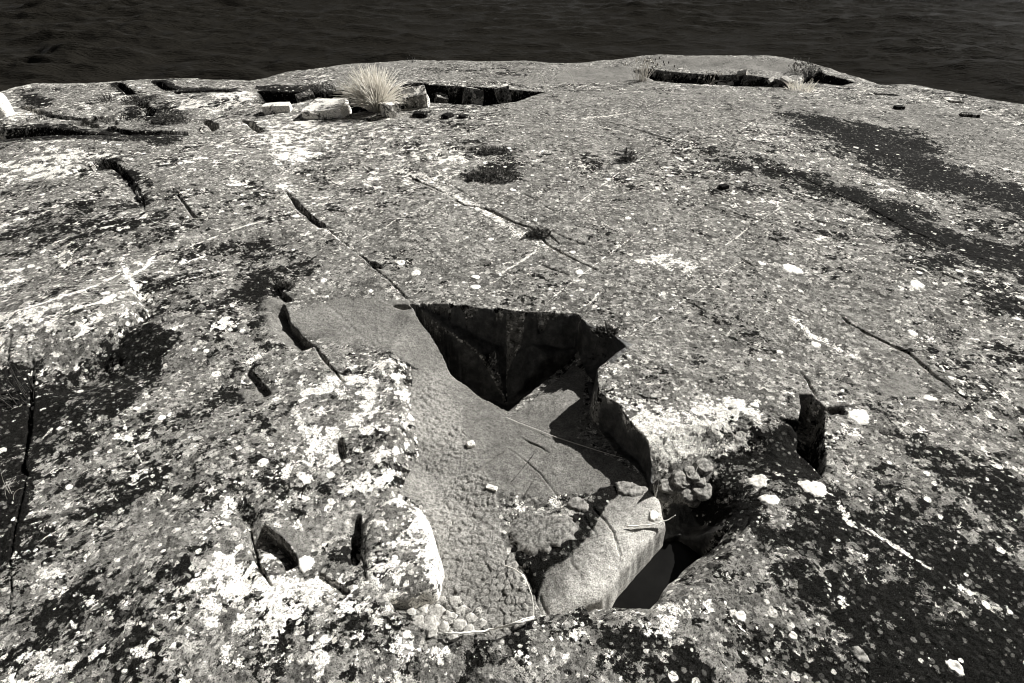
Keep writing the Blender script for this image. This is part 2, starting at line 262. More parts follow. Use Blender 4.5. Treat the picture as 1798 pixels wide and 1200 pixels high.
# ------------------------------------------------------------------ tones of the rock: outline, attribute, amount, softness in metres
ZONES = [
 # black lichen and damp streaks; some ledge shade painted in
 ('dark', [(1380, 196), (1480, 212), (1600, 232), (1645, 250), (1640, 285), (1798, 332), (1900, 360), (1900, 400), (1798, 375), (1700, 345), (1600, 318), (1500, 272), (1420, 228)], 1.15, .36),
 ('dark', [(1240, 270), (1400, 296), (1480, 318), (1525, 348), (1600, 388), (1700, 420), (1900, 450), (1900, 520), (1700, 445), (1600, 410), (1500, 352), (1400, 318), (1300, 300)], .9, .22),
 ('dark', [(1500, 340), (1900, 420), (1900, 640), (1798, 600), (1640, 470)], .35, .2),
 ('dark', [(1250, 900), (1400, 830), (1560, 790), (1900, 830), (1900, 1300), (1150, 1300), (1180, 1090)], .40, .35),
 ('dark', [(1480, 920), (1640, 880), (1900, 900), (1900, 1300), (1640, 1300), (1500, 1080)], .32, .35),
 ('dark', [(1210, 850), (1240, 812), (1330, 780), (1400, 772), (1450, 800), (1440, 850), (1320, 890), (1290, 930), (1200, 890)], .65, .04),
 ('dark', [(1300, 745), (1400, 720), (1404, 760), (1330, 765)], .4, .03),
 ('dark', [(385, 425), (480, 430), (560, 455), (530, 500), (500, 530), (430, 530)], .62, .12),
 ('dark', [(436, 480), (465, 490), (480, 560), (470, 620), (445, 610)], .7, .04),
 ('dark', [(795, 300), (860, 285), (930, 308), (900, 325), (820, 318)], .6, .08), ('dark', [(820, 262), (890, 255), (900, 272), (840, 276)], .45, .06),
 ('dark', [(262, 556), (305, 590), (285, 655), (200, 725), (80, 745), (40, 715), (120, 655), (195, 605)], .8, .1),
 ('dark', [(400, 650), (450, 640), (500, 680), (450, 720), (350, 720)], .5, .05),
 ('dark', [(-60, 660), (60, 640), (70, 700), (60, 820), (45, 900), (-60, 960)], .85, .06), ('dark', [(-40, 960), (40, 900), (35, 1100), (-40, 1160)], .35, .05),
 ('dark', [(0, 700), (200, 720), (420, 740), (480, 800), (300, 900), (100, 900)], .34, .15),
 ('dark', [(60, 930), (180, 960), (330, 1030), (300, 1080), (240, 1200), (20, 1240)], .34, .15), ('dark', [(480, 1060), (640, 1050), (700, 1140), (600, 1220), (400, 1220)], .36, .1),
 ('dark', [(800, 1130), (1000, 1070), (1150, 1100), (1250, 1210), (830, 1220)], .25, .06),
 ('dark', [(0, 215), (200, 225), (330, 240), (300, 255), (150, 245), (0, 250)], .7, .1), ('dark', [(270, 165), (310, 190), (330, 215), (250, 220), (215, 200)], .6, .1), ('dark', [(30, 160), (100, 175), (85, 190), (20, 185)], .5, .1),
 ('dark', [(140, 300), (190, 275), (215, 285), (250, 315), (225, 325), (190, 300)], .8, .06), ('dark', [(450, 152), (560, 150), (570, 165), (470, 190)], .7, .05),  # first outline paints the shadow under the left step
 ('dark', [(720, 110), (840, 112), (940, 120), (900, 140), (760, 128)], .35, .15), ('dark', [(0, 380), (260, 330), (330, 380), (230, 440), (0, 470)], .34, .2),
 ('dark', [(280, 450), (420, 440), (430, 520), (330, 560), (270, 520)], .18, .1), ('dark', [(1000, 260), (1250, 240), (1380, 330), (1250, 350), (1050, 310)], .15, .2),
 ('dark', [(196, 146), (214, 146), (244, 166), (212, 168)], 1., .08), ('dark', [(262, 142), (285, 140), (318, 156), (280, 158)], 1., .06), ('dark', [(300, 156), (420, 156), (400, 164), (300, 164)], .8, .08), ('dark', [(430, 172), (380, 190), (330, 196), (360, 182)], .8, .06), ('dark', [(40, 168), (60, 164), (90, 186), (50, 184)], .9, .08),  # dark gaps between the left shore ledges, put into the tone
 # white crust lichen
 ('white', [(-40, 560), (140, 528), (250, 514), (262, 560), (150, 610), (60, 640), (-40, 640)], .28, .06),
 ('white', [(520, 680), (600, 650), (716, 640), (722, 730), (735, 800), (700, 872), (600, 850), (500, 780)], .27, .08), ('white', [(560, 850), (700, 860), (640, 900), (560, 910)], .3, .05),
 ('white', [(1060, 660), (1110, 700), (1340, 700), (1345, 745), (1290, 785), (1190, 815), (1158, 820), (1130, 765), (1085, 712)], .50, .03),
 ('white', [(380, 1060), (500, 1000), (560, 1030), (720, 1090), (800, 1130), (740, 1220), (420, 1220)], .24, .1), ('white', [(60, 990), (140, 1000), (140, 1040), (60, 1045)], .4, .03),
 ('white', [(-40, 275), (120, 255), (220, 275), (120, 310), (-40, 330)], .30, .1), ('white', [(300, 190), (440, 160), (460, 172), (370, 200)], .40, .1), ('white', [(0, 160), (20, 240), (90, 215), (60, 195)], .3, .1),
 ('white', [(1100, 445), (1180, 436), (1250, 455), (1220, 482), (1130, 478)], .34, .08), ('white', [(470, 195), (560, 205), (530, 290), (510, 350), (490, 350), (480, 280)], .22, .1),
 ('white', [(400, 220), (640, 210), (800, 260), (960, 320), (1000, 400), (760, 340), (500, 290), (300, 300)], .14, .2), ('white', [(950, 330), (1300, 380), (1300, 520), (1050, 520), (900, 450)], .10, .2),
 ('white', [(1000, 190), (1050, 210), (930, 240)], .2, .1), ('white', [(400, 900), (440, 930), (430, 1010), (370, 1050)], .35, .03), ('white', [(340, 990), (400, 1000), (330, 1110), (250, 1150)], .2, .05),
 ('white', [(0, 440), (230, 420), (300, 480), (210, 540), (0, 560)], .08, .1), ('white', [(1210, 1000), (1260, 1100), (1140, 1120), (1100, 1080)], .18, .06), ('white', [(1260, 800), (1460, 830), (1440, 880), (1300, 880)], .15, .04),
 ('white', [(860, 1130), (1010, 1060), (1090, 1130), (960, 1180)], .2, .04), ('white', [(1400, 545), (1470, 590), (1540, 640), (1500, 650), (1420, 590)], .2, .05), ('white', [(1500, 480), (1798, 560), (1798, 600), (1560, 500)], .12, .08),
 # bare and smooth rock
 ('bare', [(770, 645), (895, 735), (1012, 640), (1030, 660), (1010, 770), (1150, 842), (1060, 862), (960, 875), (868, 862), (826, 785), (740, 690), (735, 640)], 1.0, .02),
 ('bare', [(722, 528), (775, 570), (840, 640), (895, 715), (890, 740), (800, 690), (740, 660), (650, 610), (560, 605), (500, 575), (510, 545), (560, 525), (640, 520), (700, 525)], .8, .09),
 ('bare', [(446, 520), (500, 530), (550, 600), (490, 610), (460, 580)], .65, .09), ('bare', [(380, 430), (560, 440), (660, 520), (540, 560), (440, 540)], .3, .1), ('bare', [(510, 370), (640, 440), (720, 520), (560, 500), (460, 420)], .35, .08),
 ('wet_shade', [(1050, 1046), (1160, 920), (1176, 880), (1212, 882), (1275, 922), (1170, 1004), (1140, 1064), (1090, 1060)], .6, .02),
 ('bare', [(405, 690), (440, 650), (480, 690), (440, 730)], .5, .03), ('bare', [(990, 120), (1110, 115), (1150, 145), (960, 148)], .6, .15), ('bare', [(1150, 100), (1400, 108), (1400, 130), (1150, 120)], .6, .1), ('bare', [(520, 120), (700, 108), (800, 112), (640, 124)], .5, .1),
 ('bare', [(1110, 145), (1400, 158), (1798, 205), (1798, 260), (1500, 210), (1200, 180), (960, 170)], .45, .15), ('bare', [(1530, 640), (1620, 660), (1610, 700), (1540, 700)], .6, .04),
 # painted shade over the whole pit, switched off
 ('wet_shade', [(720, 520), (1018, 540), (1110, 600), (1060, 650), (1012, 642), (890, 724), (800, 660), (745, 575)], .0, .015),
 ('calm', [(620, 400), (760, 330), (960, 300), (1300, 380), (1560, 520), (1660, 700), (1420, 690), (1100, 690), (1100, 590), (1020, 545), (730, 520), (640, 460)], .9, .25),
 ('calm', [(900, 165), (1200, 170), (1500, 200), (1798, 230), (1900, 330), (1700, 280), (1400, 195), (1200, 240), (1000, 280), (900, 240)], .9, .3),
 ('calm', [(560, 110), (1100, 106), (1400, 106), (1400, 145), (960, 150), (600, 140)], .8, .2), ('calm', [(380, 380), (560, 400), (720, 540), (560, 640), (440, 620)], .8, .1),
 ('bare', [(470, 925), (545, 935), (546, 985), (530, 996), (510, 960)], .8, .012), ('dark', [(548, 945), (600, 950), (628, 925), (628, 1000), (560, 1000)], .6, .03),
 # dry mud
 ('soil', [(726, 650), (760, 655), (800, 700), (832, 782), (870, 862), (885, 960), (905, 1000), (940, 1062), (930, 1095), (870, 1125), (770, 1118), (715, 1090), (735, 1050), (772, 1000), (766, 930), (738, 880), (700, 868), (736, 800), (722, 700)], 1.0, .012),
 ('soil', [(1150, 850), (1165, 836), (1230, 800), (1260, 815), (1235, 860), (1180, 872)], .8, .02),
]
ZW = []
for kind, poly, amt, soft in ZONES:
    if amt: ZW.append((kind, W(poly), amt, soft))
ZW.append(('wet_shade', PIT_W + (PIT_W - PIT_W.mean(0)) * .01, 1.0, .006))  # pit walls blackened, painting their shade into the stone
ZW.append(('wet_shade', np.concatenate([PL([(1015, 548), (1040, 566), (1112, 600)]), W([(1075, 640), (1030, 655)]), PIT_W[2:3]]), 1.0, .012))  # painted shade of the recess right of the pit
ZW.append(('wet_shade', np.concatenate([PL([(1075, 625), (1050, 645), (1048, 690), (1085, 710), (1106, 742), (1134, 765), (1152, 798), (1160, 836)]), W([(1125, 828), (1075, 785), (1040, 730), (1030, 670)])]), .8, .012))  # shaded right wall, its darkness painted on
def _e(a, b, t0=0., t1=1.): return np.array([PV[a][:2] * (1 - t) + PV[b][:2] * t for t in np.linspace(t0, t1, 4)])
PALE_EDGE = [(_e('P1', 'D1'), .006), (_e('P2', 'D2', .05), .007), (_e('D2', 'E'), .005), (_e('D1', 'E'), .006)]
LIT_TRI = [np.array([PV['D1'][:2], PV['D2'][:2] * .6 + PV['D1'][:2] * .4, PV['E'][:2]]), np.array([PV['D2'][:2], PV['D2'][:2] * .72 + PV['P2'][:2] * .28, PV['E'][:2] * .5 + PV['D2'][:2] * .5])]  # painted gleam on two facets near the tip of the pit
for p_, dep_, run_ in TRENCH[:3]: ZW.append(('dark', p_, 1.2, .02))  # trench insides painted black to deepen their shade
# whitish lines of lichen along joints: line, half width, strength
VEINS = [([(-30, 566), (60, 536), (140, 512), (216, 478)], .012, 1.), ([(100, 552), (180, 528), (240, 510)], .016, .9), ([(210, 453), (226, 485), (240, 508), (266, 528)], .016, 1.), ([(215, 492), (255, 470), (280, 432)], .012, .9),
         ([(0, 470), (90, 430), (200, 385)], .012, .6), ([(60, 530), (130, 440), (220, 390)], .008, .5), ([(300, 470), (360, 450)], .01, .7), ([(340, 490), (420, 460)], .008, .4),
         ([(470, 200), (486, 260), (500, 320), (520, 350)], .035, .5), ([(560, 400), (640, 450)], .014, .7), ([(700, 282), (790, 340), (850, 370), (910, 412), (1000, 446)], .04, .7), ([(1000, 446), (1060, 472)], .02, .6),
         ([(800, 350), (860, 375), (730, 440)], .008, .6), ([(958, 430), (905, 466), (866, 488)], .009, .8), ([(990, 446), (940, 470)], .01, .5), ([(860, 395), (780, 415), (720, 440)], .008, .5), ([(880, 490), (845, 505), (700, 500)], .008, .5),
         ([(900, 500), (840, 522)], .007, .5), ([(790, 465), (700, 520)], .006, .5), ([(1080, 480), (1040, 530), (1010, 546)], .015, .6), ([(1390, 555), (1430, 590), (1470, 606)], .022, .8), ([(1470, 606), (1540, 650)], .01, .6),
         ([(1500, 470), (1640, 520), (1798, 580)], .02, .5), ([(1460, 870), (1480, 900), (1500, 940)], .014, .8), ([(1510, 918), (1560, 950), (1640, 1002)], .008, .8), ([(1640, 1000), (1700, 1040), (1740, 1070)], .014, .7),
         ([(1528, 925), (1700, 1045)], .004, .6), ([(1000, 210), (1050, 206), (1120, 196)], .02, .7), ([(900, 250), (1100, 250)], .02, .3), ([(1580, 185), (1516, 188)], .02, .5), ([(1350, 265), (1420, 340)], .01, .3),
         ([(60, 820), (250, 826), (300, 818)], .006, .6), ([(155, 860), (165, 950), (185, 1030), (175, 1130)], .005, .5), ([(60, 1000), (150, 1130), (230, 1100)], .006, .5), ([(180, 1155), (340, 1160)], .006, .5), ([(630, 1060), (630, 1200)], .004, .5),
         ([(890, 736), (950, 762), (1010, 784)], .003, .0), ([(890, 738), (836, 780)], .010, .6), ([(1585, 835), (1592, 890)], .003, .5), ([(1400, 860), (1480, 900)], .01, .3), ([(460, 620), (430, 640)], .02, .7), ([(360, 200), (440, 170)], .05, .6)]
for _ in range(300):
    az = R(138 + random.gauss(0, 6)) if random.random() < .6 else R(42 + random.gauss(0, 5))
    cx, cy, L = random.uniform(-4, 4.5), random.uniform(.4, 6.5), random.uniform(.25, 1.6)
    p0 = np.array([cx - math.sin(az) * L / 2, cy - math.cos(az) * L / 2]); p1 = 2 * np.array([cx, cy]) - p0
    VEINS.append((np.array([p0, (p0 + p1) / 2 + RNG.normal(0, .015, 2), p1]), random.uniform(.0018, .006), random.uniform(.25, .6)))
for _ in range(70):                                       # longer faint scratches, thickest left of and above the pit
    az = R(136 + random.gauss(0, 5)) if random.random() < .6 else R(42 + random.gauss(0, 4))
    cx, cy, L = random.gauss(-.6, 1.5), random.uniform(2.3, 5.2), random.uniform(.5, 1.8)
    p0 = np.array([cx - math.sin(az) * L / 2, cy - math.cos(az) * L / 2]); p1 = 2 * np.array([cx, cy]) - p0
    VEINS.append((np.array([p0, (p0 + p1) / 2 + RNG.normal(0, .02, 2), p1]), random.uniform(.003, .007), random.uniform(.4, .75)))
VEINS = [(l if isinstance(l, np.ndarray) else W(l), w, s) for l, w, s in VEINS]

ATTRS = ('dark', 'white', 'bare', 'wet_shade', 'soil', 'vein', 'pale', 'calm')
def tones(X, Y):
    A = {k: np.zeros(X.shape) for k in ATTRS}
    wx, wy = X + .03 * fbm(X, Y, 5, 4, 61), Y + .03 * fbm(X, Y, 5, 4, 62)
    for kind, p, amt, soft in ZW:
        g = .25 if kind in ('soil', 'wet_shade') else (.5 if soft < .03 else 1)
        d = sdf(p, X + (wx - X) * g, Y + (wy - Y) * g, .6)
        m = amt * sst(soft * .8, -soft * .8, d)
        A[kind] = np.maximum(A[kind], m) if kind in ('calm', 'pale', 'bare', 'wet_shade', 'soil') else A[kind] + m
    for l, w in PALE_EDGE:                # worn edges and painted gleam of facets in the pit
        d, t = line_d(l, X + (wx - X) * .3, Y + (wy - Y) * .3, .15); A['wet_shade'] = A['wet_shade'] * (1 - .7 * np.exp(-(d / w) ** 2))
    for p in LIT_TRI:
        d = sdf(p, X + (wx - X) * .4, Y + (wy - Y) * .4); A['wet_shade'] = A['wet_shade'] * (1 - .6 * sst(.012, -.012, d))
    for l, w, s in VEINS:
        d, t = line_d(l, X * .5 + wx * .5 if w > .012 else X + (wx - X) * .15, Y + (wy - Y) * .2, .15)
        A['vein'] = np.maximum(A['vein'], s * np.exp(-(d / (w * (1.45 if s > .65 else 1))) ** 2) * (.5 + .5 * np.sin(np.pi * np.clip(t, .08, .92))))
    return A

def mud(X, Y, sc=43, s=77):
    """polygons of dried mud: distance to the nearest crack, 0..1, and each lump's own random number"""
    x, y = X * sc, Y * sc; ix, iy = np.floor(x).astype(np.int64), np.floor(y).astype(np.int64)
    d1 = np.full(x.shape, 9.); d2 = np.full(x.shape, 9.); rid = np.zeros(x.shape)
    for a in (-1, 0, 1):
        for b in (-1, 0, 1):
            jx, jy = ix + a, iy + b
            d = np.hypot(jx + .1 + .8 * _h(jx, jy, s) - x, jy + .1 + .8 * _h(jx, jy, s + 1) - y)
            c = d < d1; d2 = np.where(c, d1, np.minimum(d2, d)); rid = np.where(c, _h(jx, jy, s + 2), rid); d1 = np.where(c, d, d1)
    return np.clip((d2 - d1) / .5, 0, 1), rid

def surface(X, Y):
    """finished height with its fine relief, and the tones"""
    z = height(X, Y); A = tones(X, Y)
    rough = 1 - .8 * np.maximum(np.maximum(A['bare'], A['soil']), 0)
    z = z + rough * (.0065 * fbm(X, Y, 11, 4, 71, .6) + .0035 * np.abs(fbm(X, Y, 30, 3, 72, .6)) + .0022 * fbm(X, Y, 95, 2, 73)) + .0012 * fbm(X, Y, 60, 2, 74)
    z = z - A['vein'] * .003
    k = np.nonzero(A['soil'] > .02)[0]
    if len(k):
        x, y = X[k], Y[k]
        e, rid = mud(x + .004 * fbm(x, y, 40, 2, 78), y + .004 * fbm(x, y, 40, 2, 79))
        e2, rid2 = mud(x + .003 * fbm(x, y, 60, 2, 78), y + .003 * fbm(x, y, 60, 2, 79), 72, 91)
        patch = sst(-.12, .12, fbm(x, y, 6, 2, 80) + .9 * (1.32 - y))
        z[k] += A['soil'][k] * ((.0108 * sst(0, .3, e) * (.4 + .85 * rid) * patch + .005 * sst(0, .4, e2) * (1 - patch)) + .003 * fbm(x, y, 45, 3, 81)) - .004 * A['soil'][k]
    return z, A

# ------------------------------------------------------------------ materials
class NT:
    def __init__(s, name):
        s.m = bpy.data.materials.new(name); s.m.use_nodes = True; s.t = s.m.node_tree; s.t.nodes.clear()
        s.out = s.t.nodes.new('ShaderNodeOutputMaterial'); s.b = s.t.nodes.new('ShaderNodeBsdfPrincipled'); s.t.links.new(s.b.outputs[0], s.out.inputs[0])
    def set(s, sock, v):
        if isinstance(v, bpy.types.NodeSocket): s.t.links.new(v, sock)
        elif isinstance(v, (tuple, list)) and len(v) == 3 and sock.type == 'RGBA': sock.default_value = (*v, 1)
        else: sock.default_value = v
    def m2(s, op, a, b=0., c=None, clamp=False):
        n = s.t.nodes.new('ShaderNodeMath'); n.operation = op; n.use_clamp = clamp
        s.set(n.inputs[0], a); s.set(n.inputs[1], b)
        if c is not None: s.set(n.inputs[2], c)
        return n.outputs[0]
    def add(s, a, b): return s.m2('ADD', a, b)
    def mul(s, a, b): return s.m2('MULTIPLY', a, b)
    def step(s, x, lo, hi):
        n = s.t.nodes.new('ShaderNodeMapRange'); n.interpolation_type = 'SMOOTHSTEP'
        s.set(n.inputs[0], x); s.set(n.inputs[1], lo); s.set(n.inputs[2], hi); return n.outputs[0]
    def mix(s, f, a, b):            # a + f*(b-a) on floats
        n = s.t.nodes.new('ShaderNodeMix'); n.data_type = 'FLOAT'; s.set(n.inputs[0], f); s.set(n.inputs[2], a); s.set(n.inputs[3], b); return n.outputs[0]
    def noise(s, vec, sc, det=4., ro=.6, w=0.):
        n = s.t.nodes.new('ShaderNodeTexNoise'); n.noise_dimensions = '3D'; s.set(n.inputs['Vector'], s.off(vec, w) if w else vec)
        n.inputs['Scale'].default_value = sc; n.inputs['Detail'].default_value = det; n.inputs['Roughness'].default_value = ro; return n
    def off(s, vec, w):
        n = s.t.nodes.new('ShaderNodeVectorMath'); n.operation = 'ADD'; s.set(n.inputs[0], vec); n.inputs[1].default_value = (w, w * 1.7, w * .3); return n.outputs[0]
    def voro(s, vec, sc, feat='F1'):
        n = s.t.nodes.new('ShaderNodeTexVoronoi'); n.feature = feat; s.set(n.inputs['Vector'], vec); n.inputs['Scale'].default_value = sc; return n
    def warp(s, vec, sc, amt):
        nz = s.noise(vec, sc, 3., .6)
        a = s.t.nodes.new('ShaderNodeVectorMath'); a.operation = 'SUBTRACT'; s.t.links.new(nz.outputs['Color'], a.inputs[0]); a.inputs[1].default_value = (.5, .5, .5)
        b = s.t.nodes.new('ShaderNodeVectorMath'); b.operation = 'SCALE'; s.t.links.new(a.outputs[0], b.inputs[0]); b.inputs['Scale'].default_value = amt
        c = s.t.nodes.new('ShaderNodeVectorMath'); c.operation = 'ADD'; s.t.links.new(vec, c.inputs[0]); s.t.links.new(b.outputs[0], c.inputs[1]); return c.outputs[0]
    def attr(s, name):
        n = s.t.nodes.new('ShaderNodeAttribute'); n.attribute_name = name; return n.outputs['Fac']
    def obj(s):
        return s.t.nodes.new('ShaderNodeTexCoord').outputs['Object']
    def sep(s, col):
        n = s.t.nodes.new('ShaderNodeSeparateColor'); s.t.links.new(col, n.inputs[0]); return n.outputs
    def grey(s, v, warm=(1.0, .965, .895)):
        n = s.t.nodes.new('ShaderNodeCombineColor')
        for i in range(3): s.set(n.inputs[i], s.mul(v, warm[i]))
        return n.outputs[0]
    def bump(s, h, dist, st=1.):
        n = s.t.nodes.new('ShaderNodeBump'); s.set(n.inputs['Height'], h); n.inputs['Distance'].default_value = dist; n.inputs['Strength'].default_value = st
        s.t.links.new(n.outputs[0], s.b.inputs['Normal'])
    def fin(s, v, rough=.9, spec=.15):
        s.set(s.b.inputs['Base Color'], s.grey(v)); s.set(s.b.inputs['Roughness'], rough); s.set(s.b.inputs['Specular IOR Level'], spec); return s.m

def rock_material():
    n = NT('lichened_bedrock'); p = n.obj(); A = {k: n.attr(k) for k in ATTRS}
    pw = n.warp(p, 24., .03); pw2 = n.warp(p, 70., .012)
    Nl = n.noise(p, 3.2, 5., .6).outputs[0]; Nm = n.noise(pw, 18., 6., .66).outputs[0]; Nf = n.noise(p, 75., 4., .65).outputs[0]; Ng = n.noise(p, 300., 2., .6).outputs[0]
    Nb = n.noise(pw, 22., 6., .68, 4.).outputs[0]; Nw = n.noise(pw, 15., 6., .62, 9.).outputs[0]; Nw2 = n.noise(p, 2.6, 4., .55, 13.).outputs[0]; Nd = n.noise(p, 4.6, 4., .6, 23.).outputs[0]
    # weathered stone
    v = n.mix(n.step(Nm, .33, .67), .08, .24)
    v = n.mul(v, n.mix(n.step(Nl, .3, .7), .7, 1.35))
    # grey rosettes of three sizes
    for sc, keep, lo, hi, am in ((17., .55, .09, .34, .9), (34., .40, .06, .46, .92), (64., .45, .03, .55, .9)):
        vo = n.voro(pw if sc < 40 else pw2, sc); c = n.sep(vo.outputs['Color'])
        rad = n.mix(c[1], .32, .68)
        inside = n.mul(n.step(vo.outputs['Distance'], rad, n.m2('SUBTRACT', rad, .05)), n.step(c[0], keep, keep + .02))
        tone = n.mul(n.mix(n.m2('POWER', c[2], 1.5), lo, hi), n.mix(n.step(Nf, .3, .7), .75, 1.25))
        v = n.mix(n.mul(inside, am), v, tone)
    # black lichen, and the shade painted into the trenches
    bs = n.add(n.mul(Nb, .72), n.mul(Nf, .28))
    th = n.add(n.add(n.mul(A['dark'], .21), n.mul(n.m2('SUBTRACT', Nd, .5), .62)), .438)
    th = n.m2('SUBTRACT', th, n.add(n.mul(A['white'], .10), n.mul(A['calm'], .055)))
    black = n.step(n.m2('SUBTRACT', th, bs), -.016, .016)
    v = n.mix(n.mul(black, .995), v, n.mix(n.step(Ng, .35, .7), .002, .013))
    vo = n.voro(pw2, 58.); c = n.sep(vo.outputs['Color'])
    fl = n.mul(n.step(vo.outputs['Distance'], .46, .38), n.step(c[0], .56, .59))
    v = n.mix(n.mul(n.mul(fl, black), .85), v, n.mix(n.m2('POWER', c[1], 2.), .012, .17))
    # white crust
    th = n.m2('SUBTRACT', .592, n.mul(A['white'], .25)); th = n.m2('SUBTRACT', th, n.mul(n.m2('SUBTRACT', Nw2, .5), .36)); th = n.add(th, n.add(n.mul(A['dark'], .09), n.mul(A['calm'], .085)))
    ws = n.add(n.mul(Nw, .78), n.mul(Nf, .22))
    wh = n.step(ws, n.add(th, -.012), n.add(th, .014))
    v = n.mix(n.mul(wh, .96), v, n.mix(n.step(Nf, .25, .7), .5, .9))
    # round white thalli
    for sc, lo, hi, keep in ((8., .09, .20, .74), (19., .12, .30, .72), (46., .12, .34, .86)):
        vo = n.voro(pw2, sc); c = n.sep(vo.outputs['Color']); rad = n.mix(c[1], lo, hi)
        kp = n.add(n.m2('SUBTRACT', keep, n.mul(A['white'], .4)), n.add(n.mul(A['dark'], .12), n.mul(A['calm'], .10)))
        sp = n.mul(n.step(vo.outputs['Distance'], rad, n.m2('SUBTRACT', rad, .03)), n.step(c[0], kp, n.add(kp, .02)))
        v = n.mix(n.mul(sp, .94), v, n.mix(c[2], .5, .9))
    # lichen lines
    ve = n.step(n.add(A['vein'], n.mul(n.m2('SUBTRACT', n.add(n.mul(Nf, .5), n.mul(Nm, .5)), .5), 3.8)), .52, .70)
    v = n.mix(n.mul(ve, .92), v, .8)
    # pepper of small black thalli
    pep = n.step(n.noise(p, 150., 3., .65, 31.).outputs[0], .435, .40)
    v = n.mix(n.mul(pep, .8), v, .012)
    # bare stone
    bare = n.mul(n.mix(n.step(Nl, .3, .7), .13, .21), n.mul(n.mix(n.step(Nm, .3, .7), .85, 1.15), n.mix(n.step(Nf, .3, .7), .75, 1.2)))
    bare = n.mix(n.mul(n.step(n.noise(p, 170., 3., .7, 37.).outputs[0], .44, .38), .75), bare, .03)
    bare = n.mul(bare, n.add(1., n.mul(A['pale'], 1.7)))
    bmask = n.step(n.add(A['bare'], n.mul(n.m2('SUBTRACT', Nm, .5), 1.1)), .38, .58)
    v = n.mix(n.mul(bmask, .95), v, bare)
    soil = n.mul(n.mix(n.step(Nl, .3, .7), .13, .23), n.mix(n.step(Nf, .3, .7), .55, 1.4))
    v = n.mix(n.step(A['soil'], .3, .6), v, soil)
    wet_shade = n.mul(n.step(A['wet_shade'], .35, .6), .97)  # damp by the pool and painted shade of the pit share this mask
    v = n.mix(wet_shade, v, n.mix(n.step(Nm, .4, .7), .008, .075))
    # mineral grain
    v = n.mul(v, n.mix(n.step(Ng, .3, .7), .62, 1.3))
    h = n.add(n.add(n.mul(Nm, .35), n.mul(Nf, .45)), n.add(n.mul(Ng, .2), n.mul(wh, .05)))
    n.bump(h, .018, .5)
    return n.fin(v, n.mix(wet_shade, .92, .45), n.mix(wet_shade, .02, .5))
ROCK = rock_material()
MATS = {}
def simple(name, lo, hi, sc=40., rough=.9, spec=.05, bump=.0, thin=0.):
    if name in MATS: return MATS[name]
    n = NT(name); p = n.obj(); a = n.noise(p, sc, 5., .65).outputs[0]; b = n.noise(p, sc * 6, 2., .6).outputs[0]
    v = n.mul(n.mix(n.step(a, .3, .7), lo, hi), n.mix(b, .75, 1.25))
    if bump: n.bump(n.add(a, n.mul(b, .3)), bump, .7)
    MATS[name] = n.fin(v, rough, spec)
    if thin:                     # leaves pass light through
        tr = n.t.nodes.new('ShaderNodeBsdfTranslucent'); mx = n.t.nodes.new('ShaderNodeMixShader'); mx.inputs[0].default_value = thin
        n.set(tr.inputs[0], n.grey(v)); n.t.links.new(n.b.outputs[0], mx.inputs[1]); n.t.links.new(tr.outputs[0], mx.inputs[2]); n.t.links.new(mx.outputs[0], n.out.inputs[0])
    return MATS[name]
def water_material():
    n = NT('dark_lake_water'); p = n.obj()
    mp = n.t.nodes.new('ShaderNodeMapping'); n.t.links.new(p, mp.inputs[0]); mp.inputs['Scale'].default_value = (.45, 1.7, 1.); mp.inputs['Rotation'].default_value = (0, 0, R(-6))
    a = n.noise(mp.outputs[0], 2.6, 6., .62); b = n.noise(mp.outputs[0], 9., 4., .6)
    a.noise_type = 'RIDGED_MULTIFRACTAL'; a.inputs['Scale'].default_value = 1.6; a.inputs['Roughness'].default_value = .5
    n.bump(n.m2('SUBTRACT', n.mul(b.outputs[0], .35), n.m2('POWER', n.mul(a.outputs[0], .62), 3.)), .3, .8)
    n.set(n.b.inputs['Base Color'], (.012, .011, .0092)); n.set(n.b.inputs['Roughness'], .16); n.b.inputs['IOR'].default_value = 1.33; n.set(n.b.inputs['Specular IOR Level'], .0015)
    return n.m
WATER = water_material()

# ------------------------------------------------------------------ mesh helpers
def mesh_from(name, co, faces, mat, smooth=True):
    """faces: (n,4) or (n,3) int array, or a list of tuples"""
    me = bpy.data.meshes.new(name)
    if isinstance(faces, np.ndarray):
        n, k = faces.shape
        me.vertices.add(len(co)); me.vertices.foreach_set('co', np.asarray(co, np.float32).ravel())
        me.loops.add(n * k); me.loops.foreach_set('vertex_index', faces.astype(np.int32).ravel())
        me.polygons.add(n); me.polygons.foreach_set('loop_start', np.arange(n, dtype=np.int32) * k); me.polygons.foreach_set('loop_total', np.full(n, k, np.int32))
        me.update(calc_edges=True)
    else:
        me.from_pydata([tuple(c) for c in co], [], faces); me.update()
    me.polygons.foreach_set('use_smooth', np.full(len(me.polygons), smooth, bool))
    me.materials.append(mat); return me
def attrs(me, A):
    for k, v in A.items():
        a = me.attributes.new(k, 'FLOAT', 'POINT'); a.data.foreach_set('value', (np.full(len(me.vertices), v) if np.isscalar(v) else v).astype(np.float32))
def link(name, me, loc=None):
    o = bpy.data.objects.new(name, me); COL.objects.link(o)
    if loc is not None: o.location = loc
    return o
def thing(o, label, cat, group=None, kind=None):
    if label: o['label'] = label
    if cat: o['category'] = cat
    if group: o['group'] = group
    if kind: o['kind'] = kind
    return o
def polar(angles, radii, cx, cy):
    """a full turn of angles by radii round (cx, cy); returns x, y and quads"""
    a, r = np.meshgrid(angles, radii); X, Y = cx + r * np.sin(a), cy + r * np.cos(a)
    na, nr = len(angles), len(radii); i = np.arange(na * nr).reshape(nr, na); j = np.roll(i, -1, 1)
    q = np.stack([i[:-1], i[1:], j[1:], j[:-1]], -1).reshape(-1, 4)
    return X.ravel(), Y.ravel(), q

